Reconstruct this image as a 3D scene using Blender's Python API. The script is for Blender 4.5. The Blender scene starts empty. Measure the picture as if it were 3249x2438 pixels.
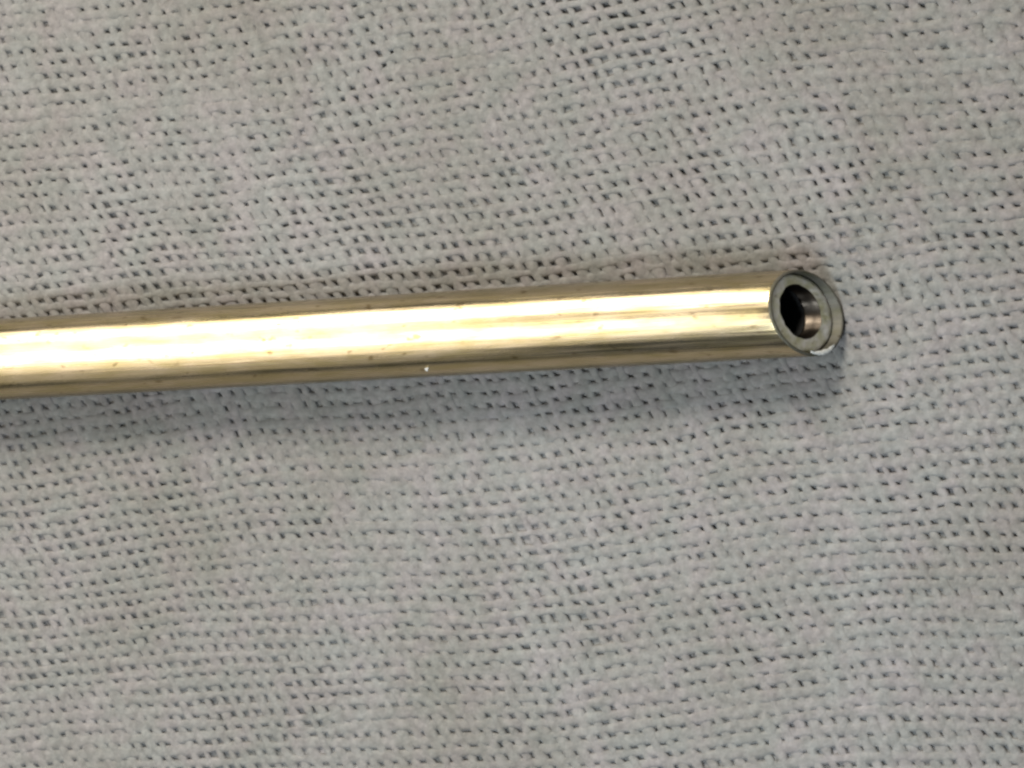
import bpy, math, random
import numpy as np
from mathutils import Vector, Matrix

# ------------------------------------------------------------------ scene, camera, light
scene = bpy.context.scene
col = scene.collection
W, H = 1024.0, 768.0
SRC_W, SRC_H = 3249.0, 2438.0
THETA = math.radians(25.0)          # camera leans towards the open end of the tube
DIST = 18.0                         # 1 unit = 1 cm
VIEW_W = 4.0                        # width of the picture at the cloth

cam_data = bpy.data.cameras.new("camera")
cam_data.sensor_width = 36.0
cam_data.lens = 36.0 * DIST / VIEW_W
cam_data.clip_start = 0.1
cam_data.clip_end = 500.0
cam = bpy.data.objects.new("camera", cam_data)
col.objects.link(cam)
fwd = Vector((-math.sin(THETA), 0.0, -math.cos(THETA)))
right = Vector((math.cos(THETA), 0.0, -math.sin(THETA)))
up = Vector((0.0, 1.0, 0.0))
cam.location = -fwd * DIST
cam.rotation_euler = Matrix((right, up, -fwd)).transposed().to_euler()
scene.camera = cam


def unproject(px, py, z):
    """Point of the photograph (its own pixels) on the level z."""
    s = VIEW_W / SRC_W / DIST
    d = fwd + right * ((px - SRC_W / 2) * s) + up * (-(py - SRC_H / 2) * s)
    t = (z - cam.location.z) / d.z
    return cam.location + d * t


world = bpy.data.worlds.new("World")
scene.world = world
world.use_nodes = True
bg = world.node_tree.nodes["Background"]
bg.inputs["Color"].default_value = (0.70, 0.84, 1.0, 1.0)
bg.inputs["Strength"].default_value = 0.07

scene.view_settings.view_transform = 'Standard'
scene.view_settings.look = 'None'
scene.view_settings.exposure = 0.08
scene.view_settings.gamma = 1.0
scene.cycles.use_denoising = True
scene.cycles.max_bounces = 8
scene.cycles.filter_width = 2.6

TUBE_R = 0.165
LAMP_D = 9.0


def softbox(name, a0, a1, radiance, color, xc, length):
    """Panel lamp that spans the angles a0..a1 (degrees off vertical, minus = towards the top of the
    picture) seen from the tube."""
    mid = math.radians((a0 + a1) / 2)
    half = math.radians((a1 - a0) / 2)
    w = 2 * LAMP_D * math.tan(half)
    ld = bpy.data.lights.new(name, 'AREA')
    ld.shape = 'RECTANGLE'
    ld.size = length
    ld.size_y = w
    ld.energy = radiance * math.pi * length * w
    ld.color = color
    o = bpy.data.objects.new(name, ld)
    col.objects.link(o)
    y = -LAMP_D * math.sin(mid)
    z = LAMP_D * math.cos(mid)
    o.location = (xc, y, z)
    # aim: local -Z towards the tube
    d = Vector((0, -y, -z)).normalized()
    zax = -d
    xax = Vector((1, 0, 0))
    yax = zax.cross(xax)
    o.rotation_euler = Matrix((xax, yax, zax)).transposed().to_euler()
    return o


WARM = (1.0, 0.955, 0.87)
softbox("lamp_panel", -70, -40, 7.2, WARM, -5.7, 6.2)
softbox("lamp_panel", -8, 21, 7.0, WARM, -5.7, 6.2)
softbox("lamp_panel", -39, -9, 3.7, WARM, -6.8, 5.4)
softbox("lamp_panel", 22, 46, 2.3, WARM, -5.6, 5.0)
softbox("lamp_panel", 48, 76, 0.60, WARM, -6.4, 5.0)


def added_lamp(name, loc, size, energy, color):
    d = bpy.data.lights.new(name, 'AREA')
    d.shape = 'RECTANGLE'
    d.size, d.size_y = size
    d.energy = energy
    d.color = color
    o = bpy.data.objects.new(name, d)
    col.objects.link(o)
    o.location = loc
    o.rotation_euler = (-o.location).to_track_quat('-Z', 'Y').to_euler()


added_lamp("added_lamp", (-1.2, 16.4, 17.2), (8.5, 6.5), 11800.0, (1.0, 0.94, 0.85))  # key lamp added to light the cloth and cast the lower shadow
added_lamp("added_lamp", (1.4, -3.0, 6.5), (2.4, 1.6), 780.0, (0.78, 0.89, 1.0))  # cool fill lamp added for the narrow shadow above the tube

rng = np.random.default_rng(7)
random.seed(7)

# ------------------------------------------------------------------ helpers


def link_mesh(name, verts, faces, mat, parent=None, smooth=True):
    me = bpy.data.meshes.new(name)
    verts = np.asarray(verts, dtype=np.float32)
    faces = np.asarray(faces, dtype=np.int32)
    n, k = faces.shape
    me.vertices.add(len(verts))
    me.vertices.foreach_set("co", verts.ravel())
    me.loops.add(n * k)
    me.loops.foreach_set("vertex_index", faces.ravel())
    me.polygons.add(n)
    me.polygons.foreach_set("loop_start", np.arange(0, n * k, k, dtype=np.int32))
    me.polygons.foreach_set("loop_total", np.full(n, k, dtype=np.int32))
    me.polygons.foreach_set("use_smooth", np.full(n, smooth, dtype=bool))
    me.update(calc_edges=True)
    me.validate()
    me.materials.append(mat)
    o = bpy.data.objects.new(name, me)
    col.objects.link(o)
    if parent is not None:
        o.parent = parent
    return o


def grid_faces(nu, nv, wrap_v):
    """Quads of a nu x nv grid (index = u*nv+v)."""
    u = np.arange(nu - 1)[:, None]
    v = np.arange(nv if wrap_v else nv - 1)[None, :]
    v2 = (v + 1) % nv
    f = np.stack([u * nv + v, (u + 1) * nv + v, (u + 1) * nv + v2, u * nv + v2], axis=-1)
    return f.reshape(-1, 4)


def noise1(x, knot, seed):
    """Smooth 1-D value noise in -1..1."""
    r = np.random.default_rng(seed)
    t = np.asarray(x) / knot
    i = np.floor(t).astype(int)
    lo = i.min()
    tab = r.uniform(-1, 1, i.max() - lo + 3)
    f = t - i
    f = f * f * (3 - 2 * f)
    return tab[i - lo] * (1 - f) + tab[i - lo + 1] * f


_tab2 = np.random.default_rng(99).uniform(-1, 1, (64, 64))


def noise2(x, y):
    i = np.floor(x).astype(int)
    j = np.floor(y).astype(int)
    fx = x - i
    fy = y - j
    fx = fx * fx * (3 - 2 * fx)
    fy = fy * fy * (3 - 2 * fy)
    a = _tab2[i % 64, j % 64]
    b = _tab2[(i + 1) % 64, j % 64]
    c = _tab2[i % 64, (j + 1) % 64]
    d = _tab2[(i + 1) % 64, (j + 1) % 64]
    return (a * (1 - fx) + b * fx) * (1 - fy) + (c * (1 - fx) + d * fx) * fy


def new_mat(name):
    m = bpy.data.materials.new(name)
    m.use_nodes = True
    nt = m.node_tree
    return m, nt, nt.nodes["Principled BSDF"]


# ------------------------------------------------------------------ materials
def cotton_material():
    m, nt, b = new_mat("grey_cotton")
    N, L = nt.nodes, nt.links
    tc = N.new("ShaderNodeTexCoord")
    # patches of slightly different dye (greenish, pinkish)
    n1 = N.new("ShaderNodeTexNoise"); n1.inputs["Scale"].default_value = 7.0
    n1.inputs["Detail"].default_value = 3.0
    r1 = N.new("ShaderNodeValToRGB")
    e = r1.color_ramp.elements
    e[0].position = 0.36; e[0].color = (0.0965, 0.0972, 0.0905, 1)
    e[1].position = 0.64; e[1].color = (0.1040, 0.0970, 0.0930, 1)
    e2 = r1.color_ramp.elements.new(0.5); e2.color = (0.1000, 0.0970, 0.0905, 1)
    # fibre grain
    n2 = N.new("ShaderNodeTexNoise"); n2.inputs["Scale"].default_value = 30.0
    n2.inputs["Detail"].default_value = 5.0; n2.inputs["Roughness"].default_value = 0.65
    mr = N.new("ShaderNodeMapRange")
    mr.inputs["From Min"].default_value = 0.25; mr.inputs["From Max"].default_value = 0.75
    mr.inputs["To Min"].default_value = 0.66; mr.inputs["To Max"].default_value = 1.34
    mx = N.new("ShaderNodeMix"); mx.data_type = 'RGBA'; mx.blend_type = 'MULTIPLY'
    mx.inputs["Factor"].default_value = 1.0
    L.new(tc.outputs["Object"], n1.inputs["Vector"])
    L.new(tc.outputs["Object"], n2.inputs["Vector"])
    L.new(n1.outputs["Fac"], r1.inputs["Fac"])
    L.new(n2.outputs["Fac"], mr.inputs["Value"])
    L.new(r1.outputs["Color"], mx.inputs["A"])
    L.new(mr.outputs["Result"], mx.inputs["B"])
    # broad, faint soiling
    n4 = N.new("ShaderNodeTexNoise"); n4.inputs["Scale"].default_value = 0.9
    n4.inputs["Detail"].default_value = 6.0; n4.inputs["Roughness"].default_value = 0.6
    r4 = N.new("ShaderNodeValToRGB")
    r4.color_ramp.elements[0].position = 0.34; r4.color_ramp.elements[0].color = (0.84, 0.815, 0.77, 1)
    r4.color_ramp.elements[1].position = 0.60; r4.color_ramp.elements[1].color = (1.03, 1.02, 1.03, 1)
    mx2 = N.new("ShaderNodeMix"); mx2.data_type = 'RGBA'; mx2.blend_type = 'MULTIPLY'
    mx2.inputs["Factor"].default_value = 1.0
    L.new(tc.outputs["Object"], n4.inputs["Vector"])
    L.new(n4.outputs["Fac"], r4.inputs["Fac"])
    L.new(mx.outputs["Result"], mx2.inputs["A"])
    L.new(r4.outputs["Color"], mx2.inputs["B"])
    L.new(mx2.outputs["Result"], b.inputs["Base Color"])
    n3 = N.new("ShaderNodeTexNoise"); n3.inputs["Scale"].default_value = 90.0
    n3.inputs["Detail"].default_value = 3.0
    bp = N.new("ShaderNodeBump"); bp.inputs["Strength"].default_value = 0.35
    bp.inputs["Distance"].default_value = 0.01
    L.new(tc.outputs["Object"], n3.inputs["Vector"])
    L.new(n3.outputs["Fac"], bp.inputs["Height"])
    L.new(bp.outputs["Normal"], b.inputs["Normal"])
    b.inputs["Roughness"].default_value = 0.95
    b.inputs["Specular IOR Level"].default_value = 0.15
    b.inputs["Sheen Weight"].default_value = 0.1
    return m


def brushed_metal(name, base, rough, streak=0.12, bump=0.15, dirt=0.0):
    m, nt, b = new_mat(name)
    N, L = nt.nodes, nt.links
    tc = N.new("ShaderNodeTexCoord")
    mp = N.new("ShaderNodeMapping")
    mp.inputs["Scale"].default_value = (1.2, 55.0, 55.0)
    n = N.new("ShaderNodeTexNoise"); n.inputs["Scale"].default_value = 1.0
    n.inputs["Detail"].default_value = 4.0
    L.new(tc.outputs["Object"], mp.inputs["Vector"])
    L.new(mp.outputs["Vector"], n.inputs["Vector"])
    mr = N.new("ShaderNodeMapRange")
    mr.inputs["From Min"].default_value = 0.3; mr.inputs["From Max"].default_value = 0.7
    mr.inputs["To Min"].default_value = max(0.03, rough - streak)
    mr.inputs["To Max"].default_value = rough + streak
    L.new(n.outputs["Fac"], mr.inputs["Value"])
    L.new(mr.outputs["Result"], b.inputs["Roughness"])
    n2 = N.new("ShaderNodeTexNoise"); n2.inputs["Scale"].default_value = 16.0
    n2.inputs["Detail"].default_value = 6.0
    mp2 = N.new("ShaderNodeMapping"); mp2.inputs["Scale"].default_value = (0.35, 1.6, 1.6)
    L.new(tc.outputs["Object"], mp2.inputs["Vector"])
    L.new(mp2.outputs["Vector"], n2.inputs["Vector"])
    r = N.new("ShaderNodeValToRGB")
    e = r.color_ramp.elements
    d = 1.0 - dirt
    e[0].position = 0.35; e[0].color = (base[0] * d, base[1] * d, base[2] * d * d, 1)
    e[1].position = 0.62; e[1].color = (*base, 1)
    L.new(n2.outputs["Fac"], r.inputs["Fac"])
    # small tarnish spots
    ns = N.new("ShaderNodeTexNoise"); ns.inputs["Scale"].default_value = 34.0
    ns.inputs["Detail"].default_value = 2.0
    mps = N.new("ShaderNodeMapping"); mps.inputs["Scale"].default_value = (0.5, 1.0, 1.0)
    rs = N.new("ShaderNodeValToRGB")
    rs.color_ramp.elements[0].position = 0.27; rs.color_ramp.elements[0].color = (0.55, 0.50, 0.42, 1)
    rs.color_ramp.elements[1].position = 0.36; rs.color_ramp.elements[1].color = (1, 1, 1, 1)
    ms = N.new("ShaderNodeMix"); ms.data_type = 'RGBA'; ms.blend_type = 'MULTIPLY'
    ms.inputs["Factor"].default_value = 1.0
    L.new(tc.outputs["Object"], mps.inputs["Vector"])
    L.new(mps.outputs["Vector"], ns.inputs["Vector"])
    L.new(ns.outputs["Fac"], rs.inputs["Fac"])
    L.new(r.outputs["Color"], ms.inputs["A"])
    L.new(rs.outputs["Color"], ms.inputs["B"])
    L.new(ms.outputs["Result"], b.inputs["Base Color"])
    b.inputs["Metallic"].default_value = 1.0
    bp = N.new("ShaderNodeBump"); bp.inputs["Strength"].default_value = bump
    bp.inputs["Distance"].default_value = 0.004
    mp3 = N.new("ShaderNodeMapping"); mp3.inputs["Scale"].default_value = (2.2, 150.0, 150.0)
    n3 = N.new("ShaderNodeTexNoise"); n3.inputs["Scale"].default_value = 1.0
    n3.inputs["Detail"].default_value = 3.0
    L.new(tc.outputs["Object"], mp3.inputs["Vector"])
    L.new(mp3.outputs["Vector"], n3.inputs["Vector"])
    ad = N.new("ShaderNodeMath"); ad.operation = 'ADD'
    ad2 = N.new("ShaderNodeMath"); ad2.operation = 'ADD'
    L.new(n.outputs["Fac"], ad.inputs[0]); L.new(n2.outputs["Fac"], ad.inputs[1])
    L.new(ad.outputs[0], ad2.inputs[0]); L.new(n3.outputs["Fac"], ad2.inputs[1])
    L.new(ad2.outputs[0], bp.inputs["Height"])
    L.new(bp.outputs["Normal"], b.inputs["Normal"])
    return m


def plain_mat(name, color, rough, metallic=0.0, scale=30.0, var=0.2):
    m, nt, b = new_mat(name)
    N, L = nt.nodes, nt.links
    tc = N.new("ShaderNodeTexCoord")
    n = N.new("ShaderNodeTexNoise"); n.inputs["Scale"].default_value = scale
    n.inputs["Detail"].default_value = 4.0
    r = N.new("ShaderNodeValToRGB")
    e = r.color_ramp.elements
    e[0].position = 0.3; e[0].color = (*[c * (1 - var) for c in color], 1)
    e[1].position = 0.7; e[1].color = (*[min(1, c * (1 + var)) for c in color], 1)
    L.new(tc.outputs["Object"], n.inputs["Vector"])
    L.new(n.outputs["Fac"], r.inputs["Fac"])
    L.new(r.outputs["Color"], b.inputs["Base Color"])
    b.inputs["Roughness"].default_value = rough
    b.inputs["Metallic"].default_value = metallic
    bp = N.new("ShaderNodeBump"); bp.inputs["Strength"].default_value = 0.3
    bp.inputs["Distance"].default_value = 0.005
    L.new(n.outputs["Fac"], bp.inputs["Height"])
    L.new(bp.outputs["Normal"], b.inputs["Normal"])
    return m


COTTON = cotton_material()
GOLD = brushed_metal("brushed_gold_metal", (0.53, 0.425, 0.275), 0.24, 0.09, 0.15, 0.20)
STEEL = brushed_metal("cut_steel", (0.70, 0.685, 0.635), 0.47, 0.10, 0.7, 0.28)
LIP = brushed_metal("dull_cut_lip", (0.10, 0.094, 0.078), 0.72, 0.05, 0.3, 0.2)
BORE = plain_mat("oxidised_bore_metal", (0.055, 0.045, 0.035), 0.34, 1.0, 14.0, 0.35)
BURR = plain_mat("pale_burr_glint", (0.33, 0.33, 0.305), 0.6, 0.0, 40.0, 0.08)  # pale matte colour paints the lamp glint on the burr
BORE_SHADE = plain_mat("bore_shade_black", (0.007, 0.0065, 0.006), 0.8)  # near-black colour paints in the shade deep inside the bore
LINT = plain_mat("white_lint", (0.26, 0.26, 0.245), 0.9)
BOARD = plain_mat("dark_grey_board", (0.13, 0.125, 0.115), 0.9, 0.0, 6.0, 0.25)

# ------------------------------------------------------------------ setting: the table below the cloth
pa = unproject(0, 1141, TUBE_R)
pe = unproject(2562, 993, TUBE_R)   # middle of the tube's open end
axis = (pe - pa).normalized()
THICK = 0.012
tz = -0.075
tv, tf = [], []
tv = [(-9, -7, tz), (9, -7, tz), (9, 7, tz), (-9, 7, tz), (-9, -7, tz - .4), (9, -7, tz - .4), (9, 7, tz - .4), (-9, 7, tz - .4)]
tf = [(0, 1, 2, 3), (7, 6, 5, 4), (0, 4, 5, 1), (1, 5, 6, 2), (2, 6, 7, 3), (3, 7, 4, 0)]
table = link_mesh("table_top", tv, tf, BOARD, smooth=False)
table["kind"] = "structure"

# ------------------------------------------------------------------ cloth, thread by thread
cloth = bpy.data.objects.new("woven_cloth", None)
col.objects.link(cloth)
cloth["label"] = "grey coarse woven cloth spread flat beneath the gold tube"
cloth["category"] = "cloth"

SX, SY = 0.0600, 0.0530             # spacing of warp and weft
ROT = math.radians(5.0)             # the weft rises to the right
X0, X1, Y0, Y1 = -3.5, 3.3, -2.25, 2.25
LEAN = 0.46                         # the warp lies askew: down the picture it runs to the right
NWARP = int((X1 - X0) / SX)
NWEFT = int((Y1 - Y0) / SY)
AMP = 0.0008
SUB = 5
RING = 10
Z_TOP = AMP + THICK                 # crests of the threads lie at about z = 0


def drape(p, q):
    """Slight unevenness of the whole cloth: in plane (dp, dq) and in height."""
    dp = 0.035 * noise2(p * 0.9 + 11, q * 0.9 + 5) + 0.012 * noise2(p * 3.1 + 2, q * 3.1 + 8)
    dq = 0.040 * noise2(p * 0.8 + 31, q * 0.8 + 17) + 0.010 * noise2(p * 3.3 + 9, q * 3.3 + 21)
    dz = 0.016 * noise2(p * 0.8 + 3, q * 0.8 + 40) + 0.004 * noise2(p * 2.6 + 7, q * 2.6 + 14)
    return dp, dq, dz


def place(p, q, z):
    dp, dq, dz = drape(p, q)
    P = p + dp
    Q = q + dq
    c, s = math.cos(ROT), math.sin(ROT)
    x = P * c - Q * s
    y = P * s + Q * c
    # the weight of the tube presses a shallow trough into the cloth
    across = np.abs((y - pe.y) * axis.x - (x - pe.x) * axis.y)
    along = (x - pe.x) * axis.x + (y - pe.y) * axis.y
    press = np.clip(1.25 - across / (2.0 * TUBE_R), 0, 1) * np.clip((0.35 - along) / 0.3, 0, 1)
    press = press * press * (3 - 2 * press)
    return x, y, z + dz * (1 - press) - Z_TOP + 0.004 - 0.012 * press


def thread(path_p, path_q, path_z, half_w, half_h, along_p, flat_seed):
    """Sweep a flattened, uneven section along a thread."""
    n = len(path_p)
    ang = np.arange(RING) / RING * 2 * np.pi
    ca, sa = np.cos(ang), np.sin(ang)
    # squarer than an ellipse: a soft, pressed yarn
    sa = np.sign(sa) * np.abs(sa) ** 0.5
    if along_p:
        p = np.repeat(path_p[:, None], RING, 1)
        q = path_q[:, None] + half_w[:, None] * ca[None, :]
    else:
        p = path_p[:, None] + half_w[:, None] * ca[None, :]
        q = np.repeat(path_q[:, None], RING, 1)
    z = path_z[:, None] + half_h[:, None] * sa[None, :]
    x, y, zz = place(p.ravel(), q.ravel(), z.ravel())
    f = grid_faces(n, RING, True)
    if along_p:
        f = f[:, ::-1]
    return np.stack([x, y, zz], 1), f


for j in range(NWEFT):
    p = np.linspace(X0, X1, (NWARP - 1) * SUB + 1)
    q0 = Y0 + j * SY
    t = (p - X0 + LEAN * q0) / SX
    s0 = 1000 + j * 10
    q = q0 + 0.0045 * noise1(p, 0.33, s0) + 0.0028 * noise1(p, 0.09, s0 + 1)
    sgn = 1 if j % 2 == 0 else -1
    z = AMP * sgn * np.cos(np.pi * t) + 0.0002 + 0.0014 * noise1(p, 0.16, s0 + 2)
    k = random.uniform(0.93, 1.07)
    hw = SY * 0.405 * k * (1 + 0.15 * noise2(p * 1.6 + 50, np.full_like(p, q0 * 1.6 + 12)) + 0.30 * noise1(p, 0.05, s0 + 3) + 0.12 * noise1(p, 0.45, s0 + 4))
    hh = THICK * (1 + 0.08 * noise1(p, 0.07, s0 + 5))
    v, f = thread(p, q, z, hw, hh, True, s0)
    link_mesh("weft_thread", v, f, COTTON, cloth)

EXTRA = int(LEAN * (Y1 - Y0) / 2 / SX) + 1
for i in range(-EXTRA, NWARP + EXTRA):
    t = np.arange((NWEFT - 1) * SUB + 1) / SUB
    q = Y0 + t * SY
    p0 = X0 + i * SX
    s0 = 50000 + (i + EXTRA) * 10
    p = p0 - LEAN * q + 0.0055 * noise1(q, 0.33, s0) + 0.0035 * noise1(q, 0.09, s0 + 1)
    sgn = 1 if i % 2 == 0 else -1
    z = -AMP * sgn * np.cos(np.pi * t) + 0.0013 * noise1(q, 0.16, s0 + 2)
    k = random.uniform(0.90, 1.10)
    hw = SX * 0.40 * k * (1 + 0.16 * noise2(p * 1.6 + 20, q * 1.6 + 33) + 0.32 * noise1(q, 0.05, s0 + 3) + 0.14 * noise1(q, 0.45, s0 + 4))
    hh = THICK * (1 + 0.08 * noise1(q, 0.07, s0 + 5))
    ok = (p > X0 - 0.03) & (p < X1 + 0.03)
    if ok.sum() < 6:
        continue
    v, f = thread(p[ok], q[ok], z[ok], hw[ok], hh[ok], False, s0)
    link_mesh("warp_thread", v, f, COTTON, cloth)

# sheet added under the weave to soften the dark of its pits
gu, gv = 150, 100
PP, QQ = np.meshgrid(np.linspace(X0, X1, gu), np.linspace(Y0, Y1, gv), indexing="ij")
bx, by, bz = place(PP.ravel(), QQ.ravel(), -0.0075 + 0.007 * noise2(PP.ravel() * 5 + 3, QQ.ravel() * 5 + 9))
link_mesh("backing", np.stack([bx, by, bz], 1), grid_faces(gu, gv, False), COTTON, cloth)

# loose fibre ends that stand up from the yarns
NF, NS = 6000, 5
fr = np.random.default_rng(123)
fp = fr.uniform(X0 + .1, X1 - .1, NF); fq = fr.uniform(Y0 + .1, Y1 - .1, NF)
fa = fr.choice([0.0, np.pi / 2], NF) + fr.normal(0, 0.5, NF)
fl = fr.uniform(0.03, 0.10, NF); fc = fr.normal(0, 9.0, NF)
fh = fr.uniform(0.0, 0.004, NF)
fw = fr.uniform(0.0010, 0.0018, NF)
V = np.zeros((NF, NS, 3, 3))
for k in range(NS):
    s_ = k / (NS - 1)
    an = fa + fc * fl * s_
    pp = fp + fl * s_ * np.cos(fa + 0.5 * fc * fl * s_)
    qq = fq + fl * s_ * np.sin(fa + 0.5 * fc * fl * s_)
    zz = Z_TOP - 0.006 + fh * math.sin(math.pi * s_) * 1.3
    ww = fw * (1 - 0.7 * s_)
    for m_, (du, dz) in enumerate(((1, -0.5), (-1, -0.5), (0, 1))):
        x, y, z = place(pp - np.sin(an) * ww * du, qq + np.cos(an) * ww * du, zz + ww * dz)
        V[:, k, m_, 0] = x; V[:, k, m_, 1] = y; V[:, k, m_, 2] = z
f1 = grid_faces(NS, 3, True)
F = (np.arange(NF)[:, None, None] * (NS * 3) + f1[None]).reshape(-1, 4)
fuzz = link_mesh("fuzz", V.reshape(-1, 3), F, COTTON, cloth)
fuzz["kind"] = "stuff"

# ------------------------------------------------------------------ the tube
R = TUBE_R
tube_rot = math.atan2(axis.y, axis.x)
tube = bpy.data.objects.new("metal_tube", None)
col.objects.link(tube)
tube.location = (pe.x, pe.y, -0.004)
tube.rotation_euler = (0, 0, tube_rot)
tube["label"] = "shiny gold-coloured hollow metal tube lying on grey woven cloth with its cut end open"
tube["category"] = "tube"
NA = 128
PSI = np.arange(NA) / NA * 2 * np.pi
BACK = -5.2


def end_x(r, dx, tb, tg):
    return dx - r * np.sin(PSI) * tb - r * np.cos(PSI) * tg


def rings_mesh(name, rings, mat, wob=0.0, seed=1, flip=False, parent=None, lift=0.0):
    """rings: (radius, x) with x an array over the angle or a number; local axis X, centre at z=R."""
    V = []
    for k, (r, x) in enumerate(rings):
        xs = np.broadcast_to(np.asarray(x, float), (NA,)).copy()
        rr = np.full(NA, r * R)
        if wob and not np.isscalar(x):
            w1 = noise1(np.concatenate([PSI]), 0.16, seed + k % 2)
            xs = xs + wob * R * w1 * 0.7
            rr = rr + wob * R * 0.35 * noise1(PSI, 0.22, seed + 7)
        V.append(np.stack([xs, rr * np.cos(PSI) + lift * R * max(0.0, (0.88 - r) / 0.25), R + rr * np.sin(PSI)], 1))
    f = grid_faces(len(rings), NA, True)
    if flip:
        f = f[:, ::-1]
    return link_mesh(name, np.concatenate(V), f, mat, parent or tube)


TB_A, TG = 0.50, 0.17
sleeve, lip = [], []
for s in np.linspace(0, 1, 24):
    x = BACK * (1 - s) + s * (-0.9 * R)
    sleeve.append((1.0, float(x)))
for rr, dx in ((1.0, -0.10), (0.997, -0.055), (0.985, -0.022), (0.966, -0.004), (0.945, -0.004), (0.930, -0.022), (0.922, -0.06), (0.92, -0.25), (0.92, -0.8)):
    (sleeve if rr > 0.99 else lip).append((rr, end_x(rr * R, dx * R, TB_A, TG)))
lip.insert(0, (0.9965, end_x(0.9965 * R, -0.055 * R, TB_A, TG)))
rings_mesh("outer_sleeve", sleeve, GOLD, 0.0, 3)
rings_mesh("sleeve_lip", lip, LIP, 0.0, 3)

TB_C, TB_D = 0.43, 0.35
rim = []
for rr, dx, tb in ((0.895, -0.8, TB_C), (0.895, -0.20, TB_C), (0.888, -0.17, TB_C), (0.87, -0.155, TB_C),
                   (0.80, -0.160, 0.42), (0.70, -0.170, 0.40), (0.632, -0.178, 0.39)):
    rim.append((rr, end_x(rr * R, dx * R, tb, TG)))
rings_mesh("end_rim", rim, STEEL, 0.018, 21, lift=0.035)

TB_B = 0.39
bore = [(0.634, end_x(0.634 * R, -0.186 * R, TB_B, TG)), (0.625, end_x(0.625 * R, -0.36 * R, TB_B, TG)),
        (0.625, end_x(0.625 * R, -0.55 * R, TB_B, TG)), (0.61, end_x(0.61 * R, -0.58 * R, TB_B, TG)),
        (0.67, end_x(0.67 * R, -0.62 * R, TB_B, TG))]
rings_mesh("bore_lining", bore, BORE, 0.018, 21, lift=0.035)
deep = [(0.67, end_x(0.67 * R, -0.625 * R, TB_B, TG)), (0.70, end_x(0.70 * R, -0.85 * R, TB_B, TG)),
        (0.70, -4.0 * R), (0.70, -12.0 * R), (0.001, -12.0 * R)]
rings_mesh("deep_bore", deep, BORE_SHADE, 0.0, 43, lift=0.035)


def sliver(name, psi0, psi1, r0, r1, dx0, dx1, tb, seed, mat, thick=0.02):
    """A torn scrap of metal along the rim."""
    n = 15
    ps = np.linspace(psi0, psi1, n)
    r_ = np.random.default_rng(seed)
    env = np.sin(np.linspace(0.12, np.pi - 0.12, n)) ** 0.6
    rows = []
    for w in (0.0, 0.35, 0.7, 1.0):
        rad = R * (r0 + (r1 - r0) * w * env + 0.012 * r_.uniform(-1, 1, n))
        x = R * (dx0 + (dx1 - dx0) * w) - rad * np.sin(ps) * tb - rad * np.cos(ps) * TG
        rows.append(np.stack([x, rad * np.cos(ps), R + rad * np.sin(ps) + R * 0.012 * r_.uniform(-1, 1, n)], 1))
    top = np.concatenate(rows)
    botm = top - np.array([R * thick, 0, R * thick])
    f = grid_faces(4, n, False)
    nv = len(top)
    F = [f, f[:, ::-1] + nv]
    border = [k for k in range(n)] + [a * n + n - 1 for a in (1, 2, 3)] + [3 * n + k for k in range(n - 2, -1, -1)] + [a * n for a in (2, 1)]
    e = np.array([(border[k], border[(k + 1) % len(border)], border[(k + 1) % len(border)] + nv, border[k] + nv) for k in range(len(border))])
    F.append(e)
    return link_mesh(name, np.concatenate([top, botm]), np.concatenate(F), mat, tube)


d2r = math.radians
sliver("burr", d2r(170), d2r(216), 0.885, 0.985, 0.03, 0.02, TB_A, 5, BURR)

# lint on the lower flank of the tube
u = 0.80
lp = unproject(1355, 1173, R * 1.6)
inv = Matrix.Rotation(-tube_rot, 3, 'Z')
loc = inv @ (lp - Vector((pe.x, pe.y, 0)))
NL, ML = 7, 10
V = []
for a in range(NL):
    th = math.pi * a / (NL - 1)
    for b_ in range(ML):
        ph = 2 * math.pi * b_ / ML
        k = 1 + 0.3 * math.sin(3 * ph + 1.0) * math.sin(th) + 0.2 * math.cos(2 * th + ph)
        V.append((0.009 * k * math.sin(th) * math.cos(ph), 0.007 * k * math.sin(th) * math.sin(ph), 0.006 * k * math.cos(th)))
lint = link_mesh("lint_speck", V, grid_faces(NL, ML, True)[:, ::-1], LINT)
n_loc = Vector((0, -u, math.sqrt(1 - u * u)))
pos = Vector((loc.x, 0, R)) + n_loc * (R + 0.005)
lint.location = Matrix.Rotation(tube_rot, 3, 'Z') @ pos + Vector((pe.x, pe.y, -0.004))
lint.rotation_euler = (0, 0, 0.6)
lint["label"] = "tiny white speck of lint clinging to the lower flank of the gold tube"
lint["category"] = "lint"
